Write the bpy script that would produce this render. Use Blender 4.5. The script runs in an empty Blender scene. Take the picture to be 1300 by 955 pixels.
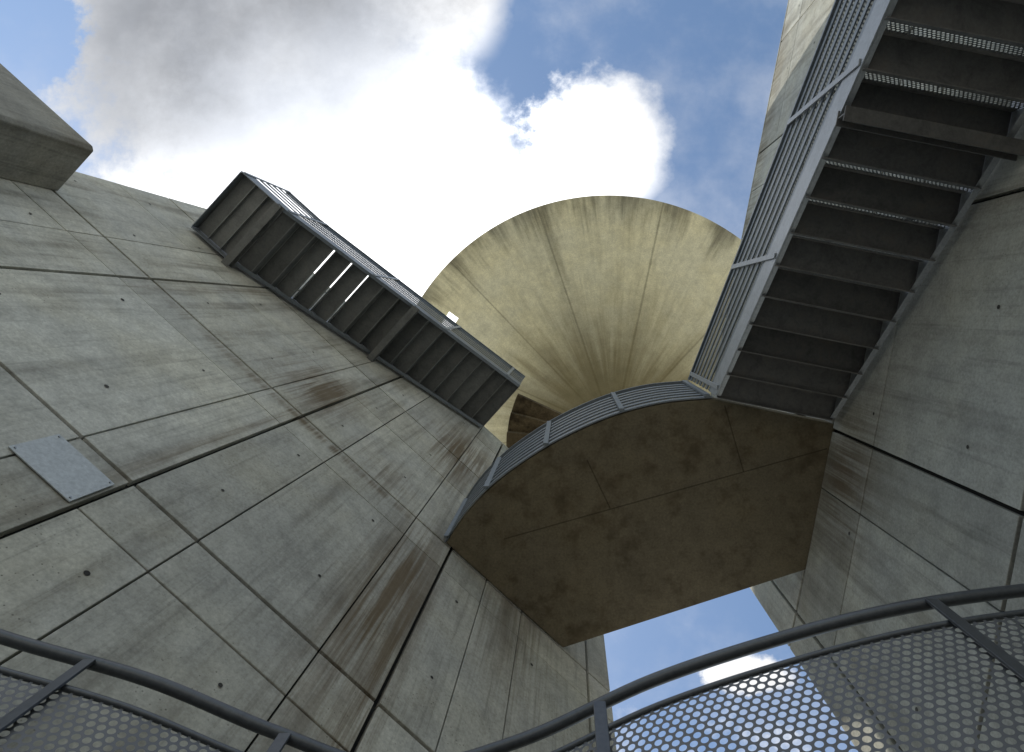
import bpy, math, random
from mathutils import Vector, Matrix
random.seed(7)
EYE=1.6
scene=bpy.context.scene
scene.view_settings.view_transform='Standard'
scene.view_settings.look='None'
scene.view_settings.exposure=0

# ---------------------------------------------------------------- node helpers
class G:
    def __init__(s,nt): s.nt=nt
    def node(s,t,**k):
        n=s.nt.nodes.new(t)
        for a,b in k.items(): setattr(n,a,b)
        return n
    def put(s,sock,v):
        if isinstance(v,bpy.types.NodeSocket): s.nt.links.new(v,sock)
        else: sock.default_value=v
    def m(s,op,a,b=0.0,c=None,clamp=False):
        n=s.node('ShaderNodeMath',operation=op); n.use_clamp=clamp
        s.put(n.inputs[0],a); s.put(n.inputs[1],b)
        if c is not None: s.put(n.inputs[2],c)
        return n.outputs[0]
    def ss(s,v,a,b,to0=0.0,to1=1.0):
        n=s.node('ShaderNodeMapRange',interpolation_type='SMOOTHSTEP')
        s.put(n.inputs[0],v); n.inputs[1].default_value=a; n.inputs[2].default_value=b
        n.inputs[3].default_value=to0; n.inputs[4].default_value=to1
        return n.outputs[0]
    def noise(s,vec,scale,detail=4,rough=.55,dist=0.0,mp=None):
        if mp:
            q=s.node('ShaderNodeMapping'); s.put(q.inputs['Vector'],vec); q.inputs['Scale'].default_value=mp; vec=q.outputs[0]
        n=s.node('ShaderNodeTexNoise'); s.put(n.inputs['Vector'],vec)
        n.inputs['Scale'].default_value=scale; n.inputs['Detail'].default_value=detail
        n.inputs['Roughness'].default_value=rough; n.inputs['Distortion'].default_value=dist
        return n.outputs[0]
    def mix(s,f,a,b,bt='MIX'):
        n=s.node('ShaderNodeMix',data_type='RGBA',blend_type=bt)
        s.put(n.inputs[0],f)
        for i,v in ((6,a),(7,b)):
            if isinstance(v,tuple) and len(v)==3: v=v+(1,)
            s.put(n.inputs[i],v)
        return n.outputs[2]
    def scale(s,col,f):
        n=s.node('ShaderNodeVectorMath',operation='SCALE'); s.put(n.inputs[0],col); s.put(n.inputs['Scale'],f); return n.outputs[0]
def newmat(name):
    m=bpy.data.materials.new(name); m.use_nodes=True
    nt=m.node_tree; nt.nodes.clear(); g=G(nt)
    out=g.node('ShaderNodeOutputMaterial'); b=g.node('ShaderNodeBsdfPrincipled')
    nt.links.new(b.outputs[0],out.inputs[0])
    return m,g,b,out

def concrete(name,base,stains=(),streak=.35,stain_col=(.13,.085,.04),general=.12,lines=(),radial=False,bump=.35,mott=.6,simple=False,pores=True):
    m,g,b,out=newmat(name)
    tc=g.node('ShaderNodeTexCoord').outputs['Object']
    b.inputs['Roughness'].default_value=.9
    b.inputs['Specular IOR Level'].default_value=.2
    if simple:
        n=g.noise(tc,2.0,3)
        col=g.scale(g.mix(0.0,base,base),g.m('ADD',.7,g.m('MULTIPLY',n,.6)))
        g.put(b.inputs['Base Color'],col); return m
    sep=g.node('ShaderNodeSeparateXYZ'); g.put(sep.inputs[0],tc); X,Y,Z=sep.outputs
    vec=tc
    if radial:
        ang=g.m('ARCTAN2',Y,X); r=g.m('SQRT',g.m('ADD',g.m('MULTIPLY',X,X),g.m('MULTIPLY',Y,Y)))
        cv=g.node('ShaderNodeCombineXYZ'); g.put(cv.inputs[0],g.m('MULTIPLY',ang,2.0)); g.put(cv.inputs[2],r)
        sv=cv.outputs[0]
    else: sv=tc
    big=g.noise(vec,.9,3,.65,.0)
    mid=g.noise(vec,5.5,5,.72)
    fine=g.noise(vec,46,2,.75)
    st=g.noise(sv,1.0,3,.66,0,mp=(4.2,4.2,.40))
    st2=g.noise(sv,1.0,3,.75,0,mp=(21,21,.55))
    at=g.node('ShaderNodeAttribute',attribute_name='tint').outputs['Fac']
    v=g.m('ADD',g.m('MULTIPLY',g.m('SUBTRACT',big,.5),mott),1.0)
    v=g.m('MULTIPLY',v,g.m('ADD',g.m('MULTIPLY',g.m('SUBTRACT',mid,.5),mott*2.1),1.0))
    v=g.m('MULTIPLY',v,g.m('ADD',g.m('MULTIPLY',g.m('SUBTRACT',fine,.5),.75),1.0))
    v=g.m('MULTIPLY',v,g.m('ADD',at,1.0))
    sm=g.ss(st,.48,.78); sm2=g.ss(st2,.50,.75)
    v=g.m('MULTIPLY',v,g.m('SUBTRACT',1.0,g.m('MULTIPLY',sm,streak)))
    v=g.m('MULTIPLY',v,g.m('SUBTRACT',1.0,g.m('MULTIPLY',sm2,streak*.7)))
    if pores:
        vo=g.node('ShaderNodeTexVoronoi'); g.put(vo.inputs['Vector'],tc); vo.inputs['Scale'].default_value=26
        pore=g.m('MULTIPLY',g.ss(vo.outputs['Distance'],.06,.16,1.0,0.0),g.ss(big,.42,.60))
        v=g.m('MULTIPLY',v,g.m('SUBTRACT',1.0,g.m('MULTIPLY',pore,.6)))
    if radial:
        wang=g.m('ADD',ang,g.m('MULTIPLY',g.m('SINE',g.m('MULTIPLY',ang,2.3)),.09))
        k=math.pi/6.5
        fr=g.m('FRACT',g.m('DIVIDE',g.m('ADD',wang,10*k+.12),k))
        dd=g.m('MULTIPLY',g.m('MULTIPLY',g.m('ABSOLUTE',g.m('SUBTRACT',fr,.5)),k),r)
        wob=g.m('MULTIPLY',g.m('SUBTRACT',mid,.5),.02)
        seam=g.ss(g.m('ADD',dd,wob),.008,.026,1.0,0.0)
        soft=g.ss(g.m('ADD',dd,g.m('MULTIPLY',wob,6)),.0,.30,1.0,0.0)
        v=g.m('MULTIPLY',v,g.m('SUBTRACT',1.0,g.m('MULTIPLY',seam,.34)))
        v=g.m('MULTIPLY',v,g.m('SUBTRACT',1.0,g.m('MULTIPLY',g.m('MULTIPLY',soft,g.ss(st,.38,.62)),.26)))
        rim=g.m('MULTIPLY',g.ss(g.m('ADD',r,g.m('MULTIPLY',st2,1.3)),4.7,5.7),g.ss(st,.33,.6))
        v=g.m('MULTIPLY',v,g.m('SUBTRACT',1.0,g.m('MULTIPLY',rim,.62)))
    for (x0,y0,x1,y1) in lines:
        L=math.hypot(x1-x0,y1-y0); nx,ny=-(y1-y0)/L,(x1-x0)/L; tx,ty=(x1-x0)/L,(y1-y0)/L
        d=g.m('ABSOLUTE',g.m('SUBTRACT',g.m('ADD',g.m('MULTIPLY',X,nx),g.m('MULTIPLY',Y,ny)),x0*nx+y0*ny))
        t=g.m('SUBTRACT',g.m('ADD',g.m('MULTIPLY',X,tx),g.m('MULTIPLY',Y,ty)),x0*tx+y0*ty)
        inn=g.m('MULTIPLY',g.m('GREATER_THAN',t,0.0),g.m('LESS_THAN',t,L))
        sline=g.m('MULTIPLY',g.ss(d,.003,.009,1.0,0.0),inn)
        v=g.m('MULTIPLY',v,g.m('SUBTRACT',1.0,g.m('MULTIPLY',sline,.5)))
    tot=g.m('MULTIPLY',g.ss(g.m('ADD',g.m('MULTIPLY',st,.6),g.m('MULTIPLY',big,.4)),.47,.66),general)
    if radial:
        tot=g.m('MAXIMUM',tot,g.m('MULTIPLY',g.ss(g.m('ADD',r,g.m('MULTIPLY',st,3.2)),2.4,5.0,1.0,0.0),.85))
    if stains: stm=g.ss(g.m('ADD',g.m('MULTIPLY',st2,.55),g.m('MULTIPLY',st,.45)),.36,.58,.14,1.0)
    for (x0,wx,h0,wh,stg) in stains:
        a=g.m('MULTIPLY_ADD',X,1/wx,-x0/wx); c=g.m('MULTIPLY_ADD',Z,1/wh,-h0/wh)
        e=g.m('EXPONENT',g.m('MULTIPLY',g.m('MULTIPLY_ADD',a,a,g.m('MULTIPLY',c,c)),-1.0))
        tot=g.m('MAXIMUM',tot,g.m('MULTIPLY',g.m('MULTIPLY',e,stg),stm))
    tot=g.m('MINIMUM',tot,.88)
    col=g.mix(g.ss(big,.35,.65),base,tuple(c*k for c,k in zip(base,(1.0,.98,.92))))
    col=g.scale(col,v)
    scol=g.scale(g.mix(mid,stain_col,tuple(c*.35 for c in stain_col)),g.m('ADD',.4,g.m('MULTIPLY',mid,1.2)))
    col=g.mix(tot,col,scol)
    g.put(b.inputs['Base Color'],col)
    bp=g.node('ShaderNodeBump'); bp.inputs['Strength'].default_value=bump; bp.inputs['Distance'].default_value=.012
    g.put(bp.inputs['Height'],g.noise(vec,14,2,.7)); g.put(b.inputs['Normal'],bp.outputs[0])
    return m

def metal(name,col,metallic=.6,rough=.5,var=.5,rust=0.0):
    m,g,b,out=newmat(name)
    tc=g.node('ShaderNodeTexCoord').outputs['Object']
    n=g.noise(tc,6,4,.8,.5); f=g.noise(tc,45,2,.7)
    v=g.m('MULTIPLY',g.m('ADD',1-var/2,g.m('MULTIPLY',n,var)),g.m('ADD',.65,g.m('MULTIPLY',f,.7)))
    at=g.node('ShaderNodeAttribute',attribute_name='tint').outputs['Fac']
    v=g.m('MULTIPLY',v,g.m('ADD',at,1.0))
    c=g.scale(g.mix(0.0,col,col),v)
    if rust: c=g.mix(g.m('MULTIPLY',g.ss(n,.5,.68),rust),c,(.10,.065,.04))
    g.put(b.inputs['Base Color'],c); b.inputs['Metallic'].default_value=metallic
    g.put(b.inputs['Roughness'],g.m('ADD',rough-.1,g.m('MULTIPLY',f,.25)))
    return m
def perforated(name,col,pitch,hole,metallic=.5):
    m,g,b,out=newmat(name)
    uv=g.node('ShaderNodeUVMap').outputs[0]
    sep=g.node('ShaderNodeSeparateXYZ'); g.put(sep.inputs[0],uv)
    def grid(ox,oy):
        a=g.m('SUBTRACT',g.m('FRACT',g.m('ADD',g.m('DIVIDE',sep.outputs[0],pitch),ox)),.5)
        c=g.m('MULTIPLY',g.m('SUBTRACT',g.m('FRACT',g.m('ADD',g.m('DIVIDE',sep.outputs[1],pitch*1.732),oy)),.5),1.732)
        return g.m('SQRT',g.m('ADD',g.m('MULTIPLY',a,a),g.m('MULTIPLY',c,c)))
    d=g.m('MINIMUM',grid(0,0),grid(.5,.5))
    h=g.m('LESS_THAN',d,hole)
    b.inputs['Base Color'].default_value=col+(1,)
    b.inputs['Metallic'].default_value=metallic; b.inputs['Roughness'].default_value=.5
    tr=g.node('ShaderNodeBsdfTransparent'); mx=g.node('ShaderNodeMixShader')
    g.put(mx.inputs[0],h); g.put(mx.inputs[1],b.outputs[0]); g.put(mx.inputs[2],tr.outputs[0])
    g.nt.links.new(mx.outputs[0],out.inputs[0])
    return m

# ---------------------------------------------------------------- mesh builder
class MB:
    def __init__(s): s.v=[];s.f=[];s.t=[]
    def hexa(s,p,t=0.0):
        i=len(s.v); s.v+=[tuple(q) for q in p]
        for f in ((0,3,2,1),(4,5,6,7),(0,1,5,4),(1,2,6,5),(2,3,7,6),(3,0,4,7)):
            s.f.append(tuple(i+k for k in f)); s.t.append(t)
    def box(s,x0,x1,y0,y1,z0,z1,t=0.0):
        s.hexa([(x0,y0,z0),(x1,y0,z0),(x1,y1,z0),(x0,y1,z0),(x0,y0,z1),(x1,y0,z1),(x1,y1,z1),(x0,y1,z1)],t)
    def slant(s,x0,z0,x1,z1,zd,zu,y0,y1,t=0.0):
        if x1<x0: x0,z0,x1,z1=x1,z1,x0,z0
        s.hexa([(x0,y0,z0+zd),(x1,y0,z1+zd),(x1,y1,z1+zd),(x0,y1,z0+zd),(x0,y0,z0+zu),(x1,y0,z1+zu),(x1,y1,z1+zu),(x0,y1,z0+zu)],t)
    def prism(s,poly,z0,z1,t=0.0):
        n=len(poly); i=len(s.v)
        s.v+=[(x,y,z0) for x,y in poly]+[(x,y,z1) for x,y in poly]
        s.f.append(tuple(i+k for k in reversed(range(n)))); s.f.append(tuple(i+n+k for k in range(n)))
        for k in range(n):
            s.f.append((i+k,i+(k+1)%n,i+n+(k+1)%n,i+n+k))
        s.t+= [t]*(n+2)
    def tube(s,pts,r,n=10):
        pts=[Vector(p) for p in pts]; i=len(s.v)
        for k,p in enumerate(pts):
            d=(pts[min(k+1,len(pts)-1)]-pts[max(k-1,0)]).normalized()
            up=Vector((0,0,1)) if abs(d.z)<.95 else Vector((1,0,0))
            a=d.cross(up).normalized(); b=a.cross(d)
            for j in range(n):
                w=2*math.pi*j/n; s.v.append(tuple(p+a*math.cos(w)*r+b*math.sin(w)*r))
        for k in range(len(pts)-1):
            for j in range(n):
                s.f.append((i+k*n+j,i+k*n+(j+1)%n,i+(k+1)*n+(j+1)%n,i+(k+1)*n+j)); s.t.append(0)
        s.f.append(tuple(i+j for j in reversed(range(n)))); s.t.append(0)
        s.f.append(tuple(i+(len(pts)-1)*n+j for j in range(n))); s.t.append(0)
    def ribbon(s,pts,w,h0,h1):
        P=[Vector(p) for p in pts]; N=[]
        for k,p in enumerate(P):
            d=(P[min(k+1,len(P)-1)]-P[max(k-1,0)]); d.z=0; d.normalize(); N.append(Vector((-d.y,d.x,0))*w/2)
        for k in range(len(P)-1):
            a,b=P[k],P[k+1]; z0=Vector((0,0,h0)); z1=Vector((0,0,h1))
            s.hexa([a-N[k]+z0,b-N[k+1]+z0,b+N[k+1]+z0,a+N[k]+z0,a-N[k]+z1,b-N[k+1]+z1,b+N[k+1]+z1,a+N[k]+z1])
    def obj(s,name,mat,parent,ang=0.0,bevel=0,smooth=False,loc=(0,0,EYE)):
        me=bpy.data.meshes.new(name); me.from_pydata(s.v,[],s.f); me.update()
        a=me.attributes.new('tint','FLOAT','FACE'); a.data.foreach_set('value',[float(x) for x in s.t])
        me.materials.append(mat)
        o=bpy.data.objects.new(name,me); scene.collection.objects.link(o)
        o.location=loc; o.rotation_euler=(0,0,ang); o.parent=parent
        if smooth:
            for p in me.polygons: p.use_smooth=True
        if bevel:
            q=o.modifiers.new('b','BEVEL'); q.width=bevel; q.segments=2; q.limit_method='ANGLE'
        return o
def empty(name):
    o=bpy.data.objects.new(name,None); scene.collection.objects.link(o); return o
def sheet(name,bot,top,mat,parent,ang=0.0):
    v=[];f=[];uv=[];L=0
    for k,(a,b) in enumerate(zip(bot,top)):
        if k: L+=(Vector(a)-Vector(bot[k-1])).length
        v+=[tuple(a),tuple(b)]; uv+=[(L,0),(L,(Vector(b)-Vector(a)).length)]
        if k: f.append((2*k-2,2*k,2*k+1,2*k-1))
    me=bpy.data.meshes.new(name); me.from_pydata(v,[],f); me.update()
    ul=me.uv_layers.new(name='UVMap')
    for l in me.loops: ul.data[l.index].uv=uv[l.vertex_index]
    me.materials.append(mat)
    o=bpy.data.objects.new(name,me); scene.collection.objects.link(o); o.location=(0,0,EYE); o.rotation_euler=(0,0,ang); o.parent=parent
    return o

# ---------------------------------------------------------------- materials
RUST=(.19,.135,.075)
mL=concrete('concrete_stained_wall',(.465,.465,.425),stains=[(.40,.28,4.6,1.5,1.1),(.62,.15,3.6,2.6,.9),(-1.40,.42,6.9,.75,1.05),(-.9,1.5,5.90,.08,.9),(.25,.5,8.6,1.2,1.0),(-.3,.5,6.3,.5,.5),(-1.28,.06,4.6,1.8,.6),(1.55,.4,5.6,.9,.6),(-3.05,.10,7.2,1.8,.5)],general=.18,streak=.36,mott=.42,stain_col=RUST)
mR=concrete('concrete_wall_face',(.375,.385,.36),stains=[(-1.0,.7,5.6,.6,.8),(3.0,3.5,10.6,.35,.6),(1.3,.08,4.5,1.6,.5)],general=.18,streak=.30,mott=.42)
mCore=concrete('concrete_joint_core',(.03,.03,.028),simple=True)
mBack=concrete('concrete_back',(.36,.36,.34),simple=True)
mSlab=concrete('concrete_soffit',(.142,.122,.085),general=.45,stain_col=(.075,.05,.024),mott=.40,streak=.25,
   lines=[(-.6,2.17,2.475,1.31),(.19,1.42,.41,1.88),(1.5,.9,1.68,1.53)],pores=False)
mCone=concrete('concrete_cone',(.68,.65,.47),general=.12,radial=True,stain_col=(.22,.175,.075),streak=.16,mott=.34,pores=False)
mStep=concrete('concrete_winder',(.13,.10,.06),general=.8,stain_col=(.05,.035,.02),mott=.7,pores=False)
mPier=concrete('concrete_pier_mat',(.27,.265,.235),general=.3,mott=.5)
mPav=concrete('paving',(.34,.335,.31),simple=True)
mGalv=metal('galvanised_steel',(.33,.35,.37),.5,.5,.5)
mRail=metal('rail_steel',(.20,.225,.25),.45,.5,.4)
mDark=metal('tread_steel',(.125,.123,.12),.3,.6,1.5,rust=.25)
mMidM=metal('tread_steel_weathered',(.165,.17,.165),.3,.6,1.3,rust=.15)
mBlk=metal('handrail_paint',(.09,.097,.106),.4,.35,.3)
mPerf=perforated('perforated_plate',(.20,.21,.22),.028,.32)
mMesh=perforated('gallery_mesh',(.13,.135,.14),.034,.36)
mHole=metal('tie_hole',(.04,.038,.035),0,.9,.3)
mPlq=metal('plaque_metal',(.46,.49,.50),.15,.5,.25)

AL=math.atan2(.669,.743); AR=math.atan2(-.981,.193)
DL=2.42; DR=2.69

def wall(name,ang,d,xs,zs,thinx,thinz,mat,holes_seed,thick=.35):
    root=empty(name); rnd=random.Random(holes_seed)
    mb=MB(); ho=MB()
    G1=.016; G2=.0055
    for i in range(len(xs)-1):
        for j in range(len(zs)-1):
            tx=[x for x in thinx if xs[i]+.1<x<xs[i+1]-.1]; tz=[z for z in thinz if zs[j]+.1<z<zs[j+1]-.1]
            ex=[xs[i]]+tx+[xs[i+1]]; ez=[zs[j]]+tz+[zs[j+1]]
            if len(ex)>2 and rnd.random()<.15: ex=[ex[0],ex[-1]]
            if len(ez)>2 and rnd.random()<.15: ez=[ez[0],ez[-1]]
            pt=rnd.uniform(-.10,.10)
            for a in range(len(ex)-1):
                for b in range(len(ez)-1):
                    x0=ex[a]+(G1 if a==0 else G2); x1=ex[a+1]-(G1 if a==len(ex)-2 else G2)
                    z0=ez[b]+(G1 if b==0 else G2); z1=ez[b+1]-(G1 if b==len(ez)-2 else G2)
                    off=rnd.uniform(0,.004)
                    mb.box(x0,x1,d+off,d+.05,z0,z1,pt+rnd.uniform(-.12,.12))
            w=xs[i+1]-xs[i]
            if w>1:
                for hx in (.16,.60):
                    for hz in (.22,.70):
                        cx=xs[i]+w*hx+rnd.uniform(-.05,.05); cz=zs[j]+(zs[j+1]-zs[j])*hz+rnd.uniform(-.05,.05)
                        if any(abs(cx-x)<.03 for x in thinx): cx+=.06
                        if any(abs(cz-z)<.03 for z in thinz): cz+=.06
                        n=12;r=rnd.uniform(.012,.017);k=len(ho.v)
                        ho.v+=[(cx+r*math.cos(2*math.pi*q/n),d-.0025,cz+r*math.sin(2*math.pi*q/n)) for q in range(n)]
                        ho.f.append(tuple(k+q for q in range(n))); ho.t.append(rnd.uniform(-.4,1.0))
    mb.obj('face_panels',mat,root,ang,bevel=.004)
    ho.obj('tie_holes',mHole,root,ang)
    c=MB(); c.box(xs[0]+.004,xs[-1]-.004,d+.051,d+thick,zs[0],zs[-1]-.004)
    c.obj('core',mCore,root,ang)
    bk=MB(); bk.box(xs[0],xs[-1],d+thick+.001,d+thick+.06,zs[0],zs[-1]); bk.obj('back_face',mBack,root,ang)
    cp=MB(); cp.box(xs[0],xs[-1],d-.003,d+thick+.062,zs[-1]+.001,zs[-1]+.05); cp.obj('coping',mat,root,ang,bevel=.01)
    return root
wL=wall('concrete_wall',AL,DL,[-4.95,-3.15,-1.2,.7,2.44,2.75],[-EYE,1.3,3.65,6.0,8.35,10.75],[-3.75,-1.6,-.7,.25,1.15,1.6],[.85,3.22,5.55,7.4,9.9],mL,3)
xr=[-2.75,-2.4,-.62,1.32,3.26,5.2,7.14,9.08]
wR=wall('concrete_wall',AR,DR,xr,[-EYE,1.15,3.5,6.0,8.35,10.75],[-1.18,.45,2.6,4.3,6.1],[.7,3.05,5.2,7.4,9.9],mR,5)

r=empty('wall_plaque'); mb=MB(); mb.box(-1.65,-1.23,DL-.012,DL-.0045,3.2,3.52)
mb.obj('plate',mPlq,r,AL,bevel=.002)
mb=MB()
for x in (-1.63,-1.25):
    for z in (3.22,3.5): mb.tube([(x,DL-.018,z),(x,DL-.011,z)],.006,8)
mb.obj('screws',mGalv,r,AL)

r=empty('concrete_pier'); mb=MB()
D0,D1=1.87,DL-.002
mb.prism([(-4.40,D0+.03),(-4.40,D1),(-6.5,D1),(-6.5,D0),(-4.44,D0)],-EYE,6.05,0)
mb.obj('shaft',mPier,r,AL,bevel=.012)

# ---------------------------------------------------------------- platform
r=empty('concrete_platform')
curve=[(-1.15,2.21),(-.975,1.95),(-.71,1.67),(-.375,1.42),(0,1.2),(.45,1.005),(.92,.885),(1.39,.84)]
def catmull(p,n=6):
    q=[p[0]]+p+[p[-1]]; o=[]
    for i in range(1,len(q)-2):
        a,b,c,d=[Vector(z) for z in q[i-1:i+3]]
        for k in range(n):
            t=k/n; o.append(tuple(.5*((2*b)+(c-a)*t+(2*a-5*b+4*c-d)*t*t+(3*b-a-3*c+d)*t**3)))
    o.append(p[-1]); return o
cs=catmull(curve)
poly=cs+[(2.565,1.08),(2.285,2.46),(-.04,3.21)]
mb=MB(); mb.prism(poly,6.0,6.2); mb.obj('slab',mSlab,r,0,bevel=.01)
inner=[]
for k,(x,y) in enumerate(cs):
    a=Vector(cs[max(k-1,0)]); b=Vector(cs[min(k+1,len(cs)-1)]); d=(b-a).normalized(); n=Vector((-d.y,d.x)) 
    inner.append((x-n.x*.02,y-n.y*.02,6.2))
mb=MB()
for z in (-.2,-.03,.14,.31,.48,.65,.82): mb.ribbon(inner,.012,z,z+.075)
mb.ribbon(inner,.05,1.0,1.03)
mb.obj('rail_bars',mRail,r,0)
mb=MB()
for k in (1,11,21,31,41):
    x,y,z=inner[k]; mb.box(x-.025,x+.025,y-.035,y-.008,6.0,7.2)
mb.obj('rail_posts',mRail,r,0,bevel=.003)
sheet('mesh_infill',[(x,y+.030,6.22) for x,y,_ in inner],[(x,y+.030,7.15) for x,y,_ in inner],mPerf,r)
mb=MB(); a=(2.22,2.42,6.2); b=(0.0,3.14,6.2)
for z in (.3,.6,.95): mb.ribbon([a,b],.03,z,z+.04)
mb.obj('rear_rail',mRail,r,0)

# ---------------------------------------------------------------- stairs
def stair(name,ang,xlow,hlow,sg,n,going,rise,y0,y1,closed=(),perf=False,over=1.0,rail_h=1.0,nb=7,landing=None,brackets=(),wally=None,stringmat=None,treadmat=None):
    root=empty(name); t=MB(); st=MB(); rl=MB(); ps=MB(); fr=MB()
    tm=treadmat or mDark
    yl,yh=min(y0,y1)+.015,max(y0,y1)-.015
    for i in range(n):
        xa=xlow+sg*i*going; xb=xa+sg*going*over; z=hlow+i*rise+.165
        t.box(min(xa,xb),max(xa,xb),yl,yh,z,z+.012,random.uniform(-.25,.25))
        x2=xa+sg*.012; t.box(min(xa,x2),max(xa,x2),yl,yh,z-.045,z-.0005,.9)
        x2=xb-sg*.008; t.box(min(xb,x2),max(xb,x2),yl,yh,z-.03,z-.0005,.4)
        if i<n-1 and i in closed:
            xr_=xlow+sg*((i+1)*going)
            a,b=sorted((xr_+sg*.012,xr_+sg*.018))
            t.box(a,b,yl,yh,z-.02 if over>1.05 else z-.01,z+rise-.045,-.1)
        elif perf and i<n-1:
            sheet('riser',[(xb-sg*.01,yl,z+.013),(xb-sg*.01,yh,z+.013)],[(xb-sg*.01,yl,z+rise-.04),(xb-sg*.01,yh,z+rise-.04)],mPerf,root,ang)
    t.obj('treads',tm,root,ang)
    xe=xlow+sg*n*going; he=hlow+n*rise
    for y in (y0,y1):
        sy=.012 if y==min(y0,y1) else -.012
        ya,yb=sorted((y,y+sy))
        st.slant(xlow,hlow,xe,he,-.04,.24,ya,yb)
        yc=y+(.045 if sy>0 else -.045); ya,yb=sorted((y+sy*1.05,yc))
        st.slant(xlow,hlow,xe,he,-.04,-.028,ya,yb)
    if landing:
        lx=landing; x2=xlow-sg*lx
        a,b=sorted((xlow,x2))
        t2=MB(); k=int(lx/.2)
        for q in range(k):
            t2.box(a+q*lx/k+.003,a+(q+1)*lx/k-.003,yl,yh,hlow+.09,hlow+.10,random.uniform(-.2,.2)); t2.box(a+q*lx/k+.003,a+q*lx/k+.012,yl,yh,hlow+.04,hlow+.0895,.5)
        t2.obj('landing_plates',tm,root,ang)
        for y in (y0,y1):
            sy=.010 if y==min(y0,y1) else -.010
            ya,yb=sorted((y,y+sy)); st.box(a,b-.002,ya,yb,hlow-.04,hlow+.24)
        ex=x2; st.box(min(ex,ex+sg*.012),max(ex,ex+sg*.012),yl,yh,hlow-.04,hlow+.2)
    st.obj('stringers',stringmat or mGalv,root,ang,bevel=.002)
    yr0,yr1=y0+.014,y0+.024
    base=.28
    for k in range(nb):
        z=base+(rail_h-.08)*k/(nb-1)
        rl.slant(xlow,hlow,xe,he,z,z+.06,yr0,yr1)
        if landing: rl.box(a,b-.001,yr0,yr1,hlow+z,hlow+z+.06)
    rl.slant(xlow,hlow,xe,he,base+rail_h,base+rail_h+.035,y0-.005,y0+.045)
    if landing: rl.box(a,b-.001,y0-.005,y0+.045,hlow+base+rail_h,hlow+base+rail_h+.035)
    rl.obj('railing_bars',mRail,root,ang)
    Ltot=n*going; x=.12
    while x<Ltot:
        X=xlow+sg*x; Z=hlow+x/going*rise
        ps.box(X-.022,X+.022,y0-.014,y0-.001,Z-.0,Z+base+rail_h)
        x+=1.15
    if landing:
        X=xlow-sg*(landing-.04); ps.box(X-.02,X+.02,y0-.014,y0-.001,hlow-.0,hlow+base+rail_h)
    ps.obj('railing_posts',mGalv,root,ang,bevel=.003)
    sheet('mesh_infill',[(xlow,y0+.032,hlow+.28),(xe,y0+.032,he+.28)],[(xlow,y0+.032,hlow+.28+rail_h),(xe,y0+.032,he+.28+rail_h)],mPerf,root,ang)
    for bx in brackets:
        Z=hlow+abs(bx-xlow)/going*rise-.045
        fr.box(bx-.05,bx+.05,y0-.01,wally,Z-.012,Z); fr.box(bx-.006,bx+.006,y0-.005,wally,Z-.112,Z-.0125); fr.box(bx-.05,bx+.05,y0-.01,wally,Z-.124,Z-.1125)
    if brackets: fr.obj('cantilever_brackets',tm,root,ang,bevel=.002)
    return root
stair('metal_staircase',AL,-3.6,7.95,1,16,.24,.156,1.43,2.38,closed=[0,1,5]+list(range(6,16)),landing=.62,brackets=(-3.55,-1.65),wally=DL+.04,nb=6,over=1.05,stringmat=mRail,treadmat=mMidM)
nst=40
stair('metal_staircase',AR,-.5+nst*.235,5.86-nst*.19,-1,nst,.235,.19,1.50,2.62,closed=list(range(36,40)),perf=True,brackets=(1.58,5.0),wally=DR+.04,nb=7,over=1.09)

# ---------------------------------------------------------------- conical roof
r=empty('conical_concrete_roof')
CX,CY=.91,2.36; RR=4.93; HR=14.0; HA=12.3
mb=MB(); a0,a1=math.radians(132),math.radians(408); NA=138; NR=14
rs=[.3+(RR-.3)*k/NR for k in range(NR+1)]
for i in range(NA+1):
    a=a0+(a1-a0)*i/NA
    for q in rs: mb.v.append((q*math.cos(a),q*math.sin(a),(HR-HA)*(q/RR)))
for i in range(NA):
    ad=math.degrees(a0+(a1-a0)*(i+.5)/NA)
    for k in range(NR):
        if 209<ad<214.5 and 11<=k<=11: continue
        mb.f.append((i*(NR+1)+k,i*(NR+1)+k+1,(i+1)*(NR+1)+k+1,(i+1)*(NR+1)+k)); mb.t.append(0)
o=mb.obj('cone_shell',mCone,r,0,loc=(CX,CY,EYE+HA),smooth=True)
sd=o.modifiers.new('s','SOLIDIFY'); sd.thickness=.14; sd.offset=1
es=o.modifiers.new('e','EDGE_SPLIT'); es.split_angle=math.radians(40)
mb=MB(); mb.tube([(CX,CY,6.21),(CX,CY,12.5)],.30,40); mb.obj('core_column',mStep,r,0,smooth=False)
mb=MB()
for k in range(5):
    b0=math.radians(156+k*9.5); b1=math.radians(156+(k+1)*9.5+1.0); h=11.0+k*.14
    R_=2.0
    arc=[(CX+R_*math.cos(b0+(b1-b0)*q/4),CY+R_*math.sin(b0+(b1-b0)*q/4)) for q in range(5)]
    arc=[(CX+.26*math.cos(b0),CY+.26*math.sin(b0))]+arc+[(CX+.26*math.cos(b1),CY+.26*math.sin(b1))]
    mb.prism(arc,h,h+.18,random.uniform(-.2,.2))
mb.obj('winder_steps',mStep,r,0,bevel=.008)

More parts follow.
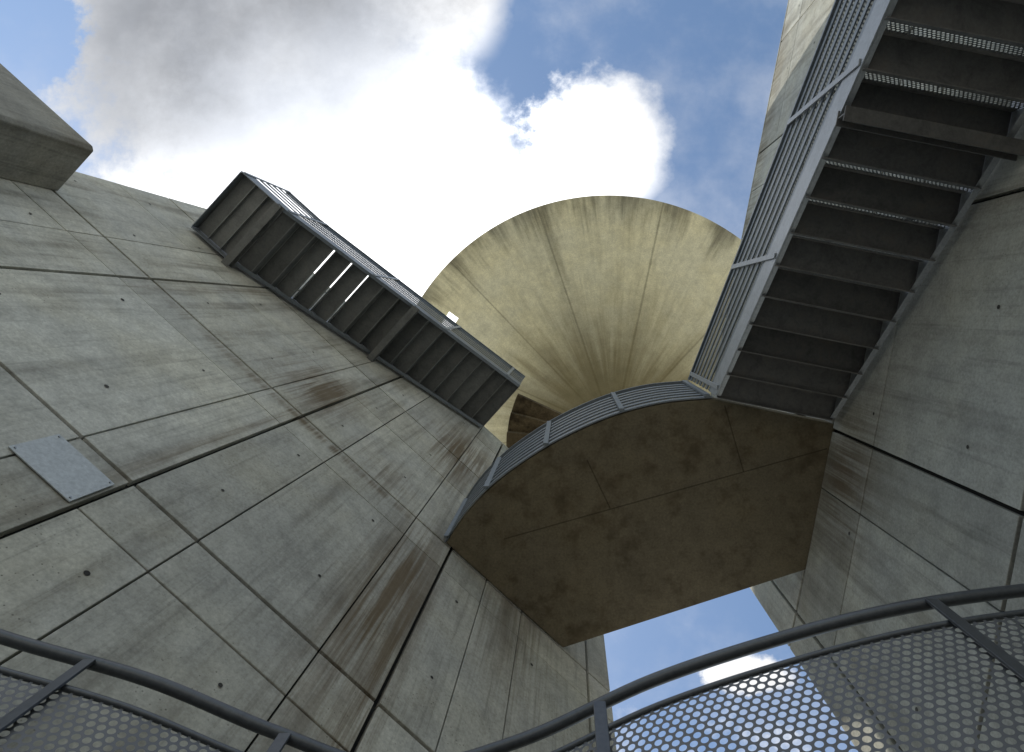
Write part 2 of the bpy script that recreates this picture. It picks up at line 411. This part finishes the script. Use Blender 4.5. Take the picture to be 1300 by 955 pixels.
# ---------------------------------------------------------------- curved gallery
r=empty('gallery_railing')
plan=[(-2.60,.92),(-1.98,1.136),(-1.457,1.29),(-1.02,1.47),(-.60,1.60),(-.165,1.50),(.30,1.29),(.77,1.136),(1.18,1.035),(1.595,.975),(2.05,.94),(2.70,.925)]
gc=catmull(plan,10)
def dotL(p): return -.669*p[0]+.743*p[1]
def dotR(p): return .981*p[0]+.193*p[1]
gc=[p for p in gc if dotL(p)<DL-.01 and dotR(p)<DR-.01]
mb=MB(); mb.tube([p+(2.2,) for p in gc],.0215,14); mb.obj('handrail',mBlk,r,0,smooth=True)
mb=MB(); mb.tube([p+(2.06,) for p in gc],.011,10); mb.tube([p+(1.28,) for p in gc],.010,10); mb.obj('frame_rails',mBlk,r,0,smooth=True)
sheet('mesh_panel',[p+(1.28,) for p in gc],[p+(2.055,) for p in gc],mMesh,r)
mb=MB()
for x in (1.28,.10,-.98,-1.66,2.2):
    px,py=min(gc,key=lambda p:abs(p[0]-x)); py-=.012; mb.box(px-.022,px+.022,py-.012,py-.001,1.16,2.185)
mb.obj('posts',mBlk,r,0,bevel=.002)
g2=empty('gallery_floor')
eR=(.981*DR+(-.193)*2.75,.193*DR+.981*2.75); eL=(-.669*DL+.743*2.75,.743*DL+.669*2.75)
poly=gc+[(eR[0]-.01,eR[1]),(eL[0]+.01,eL[1])]
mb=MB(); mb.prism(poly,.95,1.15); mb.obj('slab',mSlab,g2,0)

r=empty('ground')
mb=MB(); mb.v=[(-600,-600,0),(600,-600,0),(600,600,0),(-600,600,0)]; mb.f=[(0,1,2,3)]; mb.t=[0]
mb.obj('ground_sheet',mPav,r,0,loc=(0,0,0))

# ---------------------------------------------------------------- sky + sun
EL=math.radians(59); az=Vector((-.9,.44)).normalized()
tosun=Vector((az.x*math.cos(EL),az.y*math.cos(EL),math.sin(EL)))
w=bpy.data.worlds.new('World'); scene.world=w; w.use_nodes=True
nt=w.node_tree; nt.nodes.clear(); g=G(nt)
out=g.node('ShaderNodeOutputWorld'); bg=g.node('ShaderNodeBackground'); nt.links.new(bg.outputs[0],out.inputs[0])
sky=g.node('ShaderNodeTexSky'); sky.sky_type='NISHITA'; sky.sun_disc=False
sky.sun_elevation=EL; sky.sun_rotation=math.atan2(az.x,az.y); sky.air_density=1.0; sky.dust_density=.8; sky.ozone_density=1.3
tc=g.node('ShaderNodeTexCoord').outputs['Generated']
sep=g.node('ShaderNodeSeparateXYZ'); g.put(sep.inputs[0],tc)
iz=g.m('MAXIMUM',sep.outputs[2],.12)
px0=g.m('DIVIDE',sep.outputs[0],iz); py0=g.m('DIVIDE',sep.outputs[1],iz)
cv=g.node('ShaderNodeCombineXYZ'); g.put(cv.inputs[0],px0); g.put(cv.inputs[1],py0); cp=cv.outputs[0]
n1=g.noise(cp,3.6,8,.60); n2=g.noise(cp,11,6,.66)
px=g.m('ADD',px0,g.m('MULTIPLY',g.m('SUBTRACT',n2,.5),.16)); py=g.m('ADD',py0,g.m('MULTIPLY',g.m('SUBTRACT',n1,.5),.22))
def blob(x,y,rx,ry):
    a=g.m('MULTIPLY_ADD',px,1/rx,-x/rx); b=g.m('MULTIPLY_ADD',py,1/ry,-y/ry)
    return g.m('SUBTRACT',1.0,g.m('MULTIPLY_ADD',a,a,g.m('MULTIPLY',b,b)))
blobs=[(-.50,-.44,.35,.34),(-.33,-.14,.30,.32),(.03,-.26,.13,.13),(-.16,-.10,.26,.15),(-.22,-.52,.13,.13),(-1.5,-.2,.6,.8),(.29,.58,.07,.04),(-.6,1.3,1.3,.7),(1.9,-.3,.8,1.6),(-.3,-1.7,1.2,.75)]
f=None
for b_ in blobs:
    q=blob(*b_); q=g.m('MAXIMUM',q,-1.0); f=q if f is None else g.m('SMOOTH_MAX',f,q,.3)
f=g.m('ADD',f,g.m('ADD',g.m('MULTIPLY',g.m('SUBTRACT',n1,.5),1.6),g.m('MULTIPLY',g.m('SUBTRACT',n2,.5),1.6)))
f=g.m('SUBTRACT',f,g.m('MULTIPLY',g.ss(blob(-.92,-.46,.16,.12),-.4,.8),1.3))
mask=g.ss(f,-.40,.55)
wisp=g.m('MULTIPLY',g.ss(n1,.40,.70),.26)
mask=g.m('MAXIMUM',mask,wisp)
grey=g.m('MULTIPLY',g.ss(blob(-.50,-.42,.40,.27),-.2,.9),g.ss(g.m('ADD',n1,g.m('MULTIPLY',n2,.25)),.45,.75,.70,1.0))
br=g.m('ADD',1.0,g.m('MULTIPLY',g.m('SUBTRACT',n2,.5),.9))
glow=g.ss(blob(-.27,-.13,.45,.36),-.3,.9)
br=g.m('ADD',br,g.m('MULTIPLY',glow,1.3))
br=g.m('MULTIPLY',br,g.m('SUBTRACT',1.0,g.m('MULTIPLY',grey,.62)))
ccol=g.scale(g.mix(grey,(9.3,9.3,9.3),(8.5,8.95,9.8)),br)
skc=g.mix(1.0,sky.outputs[0],(1.55,1.65,1.62),'MULTIPLY')
col=g.mix(mask,skc,ccol)
g.put(bg.inputs[0],col); bg.inputs[1].default_value=.11
sl=bpy.data.lights.new('sun','SUN'); sl.energy=5.0; sl.angle=math.radians(.5); sl.color=(1,.93,.81)
so=bpy.data.objects.new('sun',sl); scene.collection.objects.link(so); so.rotation_euler=tosun.to_track_quat('Z','Y').to_euler(); so.location=(0,0,30)

# ---------------------------------------------------------------- camera
cam=bpy.data.cameras.new('camera'); co=bpy.data.objects.new('camera',cam); scene.collection.objects.link(co)
co.location=(0,0,EYE); co.rotation_euler=(math.pi,0,0)
cam.sensor_width=36; cam.lens=36*800/1300; cam.shift_x=-70/1300; cam.shift_y=-82.5/1300; cam.clip_end=2000; cam.clip_start=.02
scene.camera=co
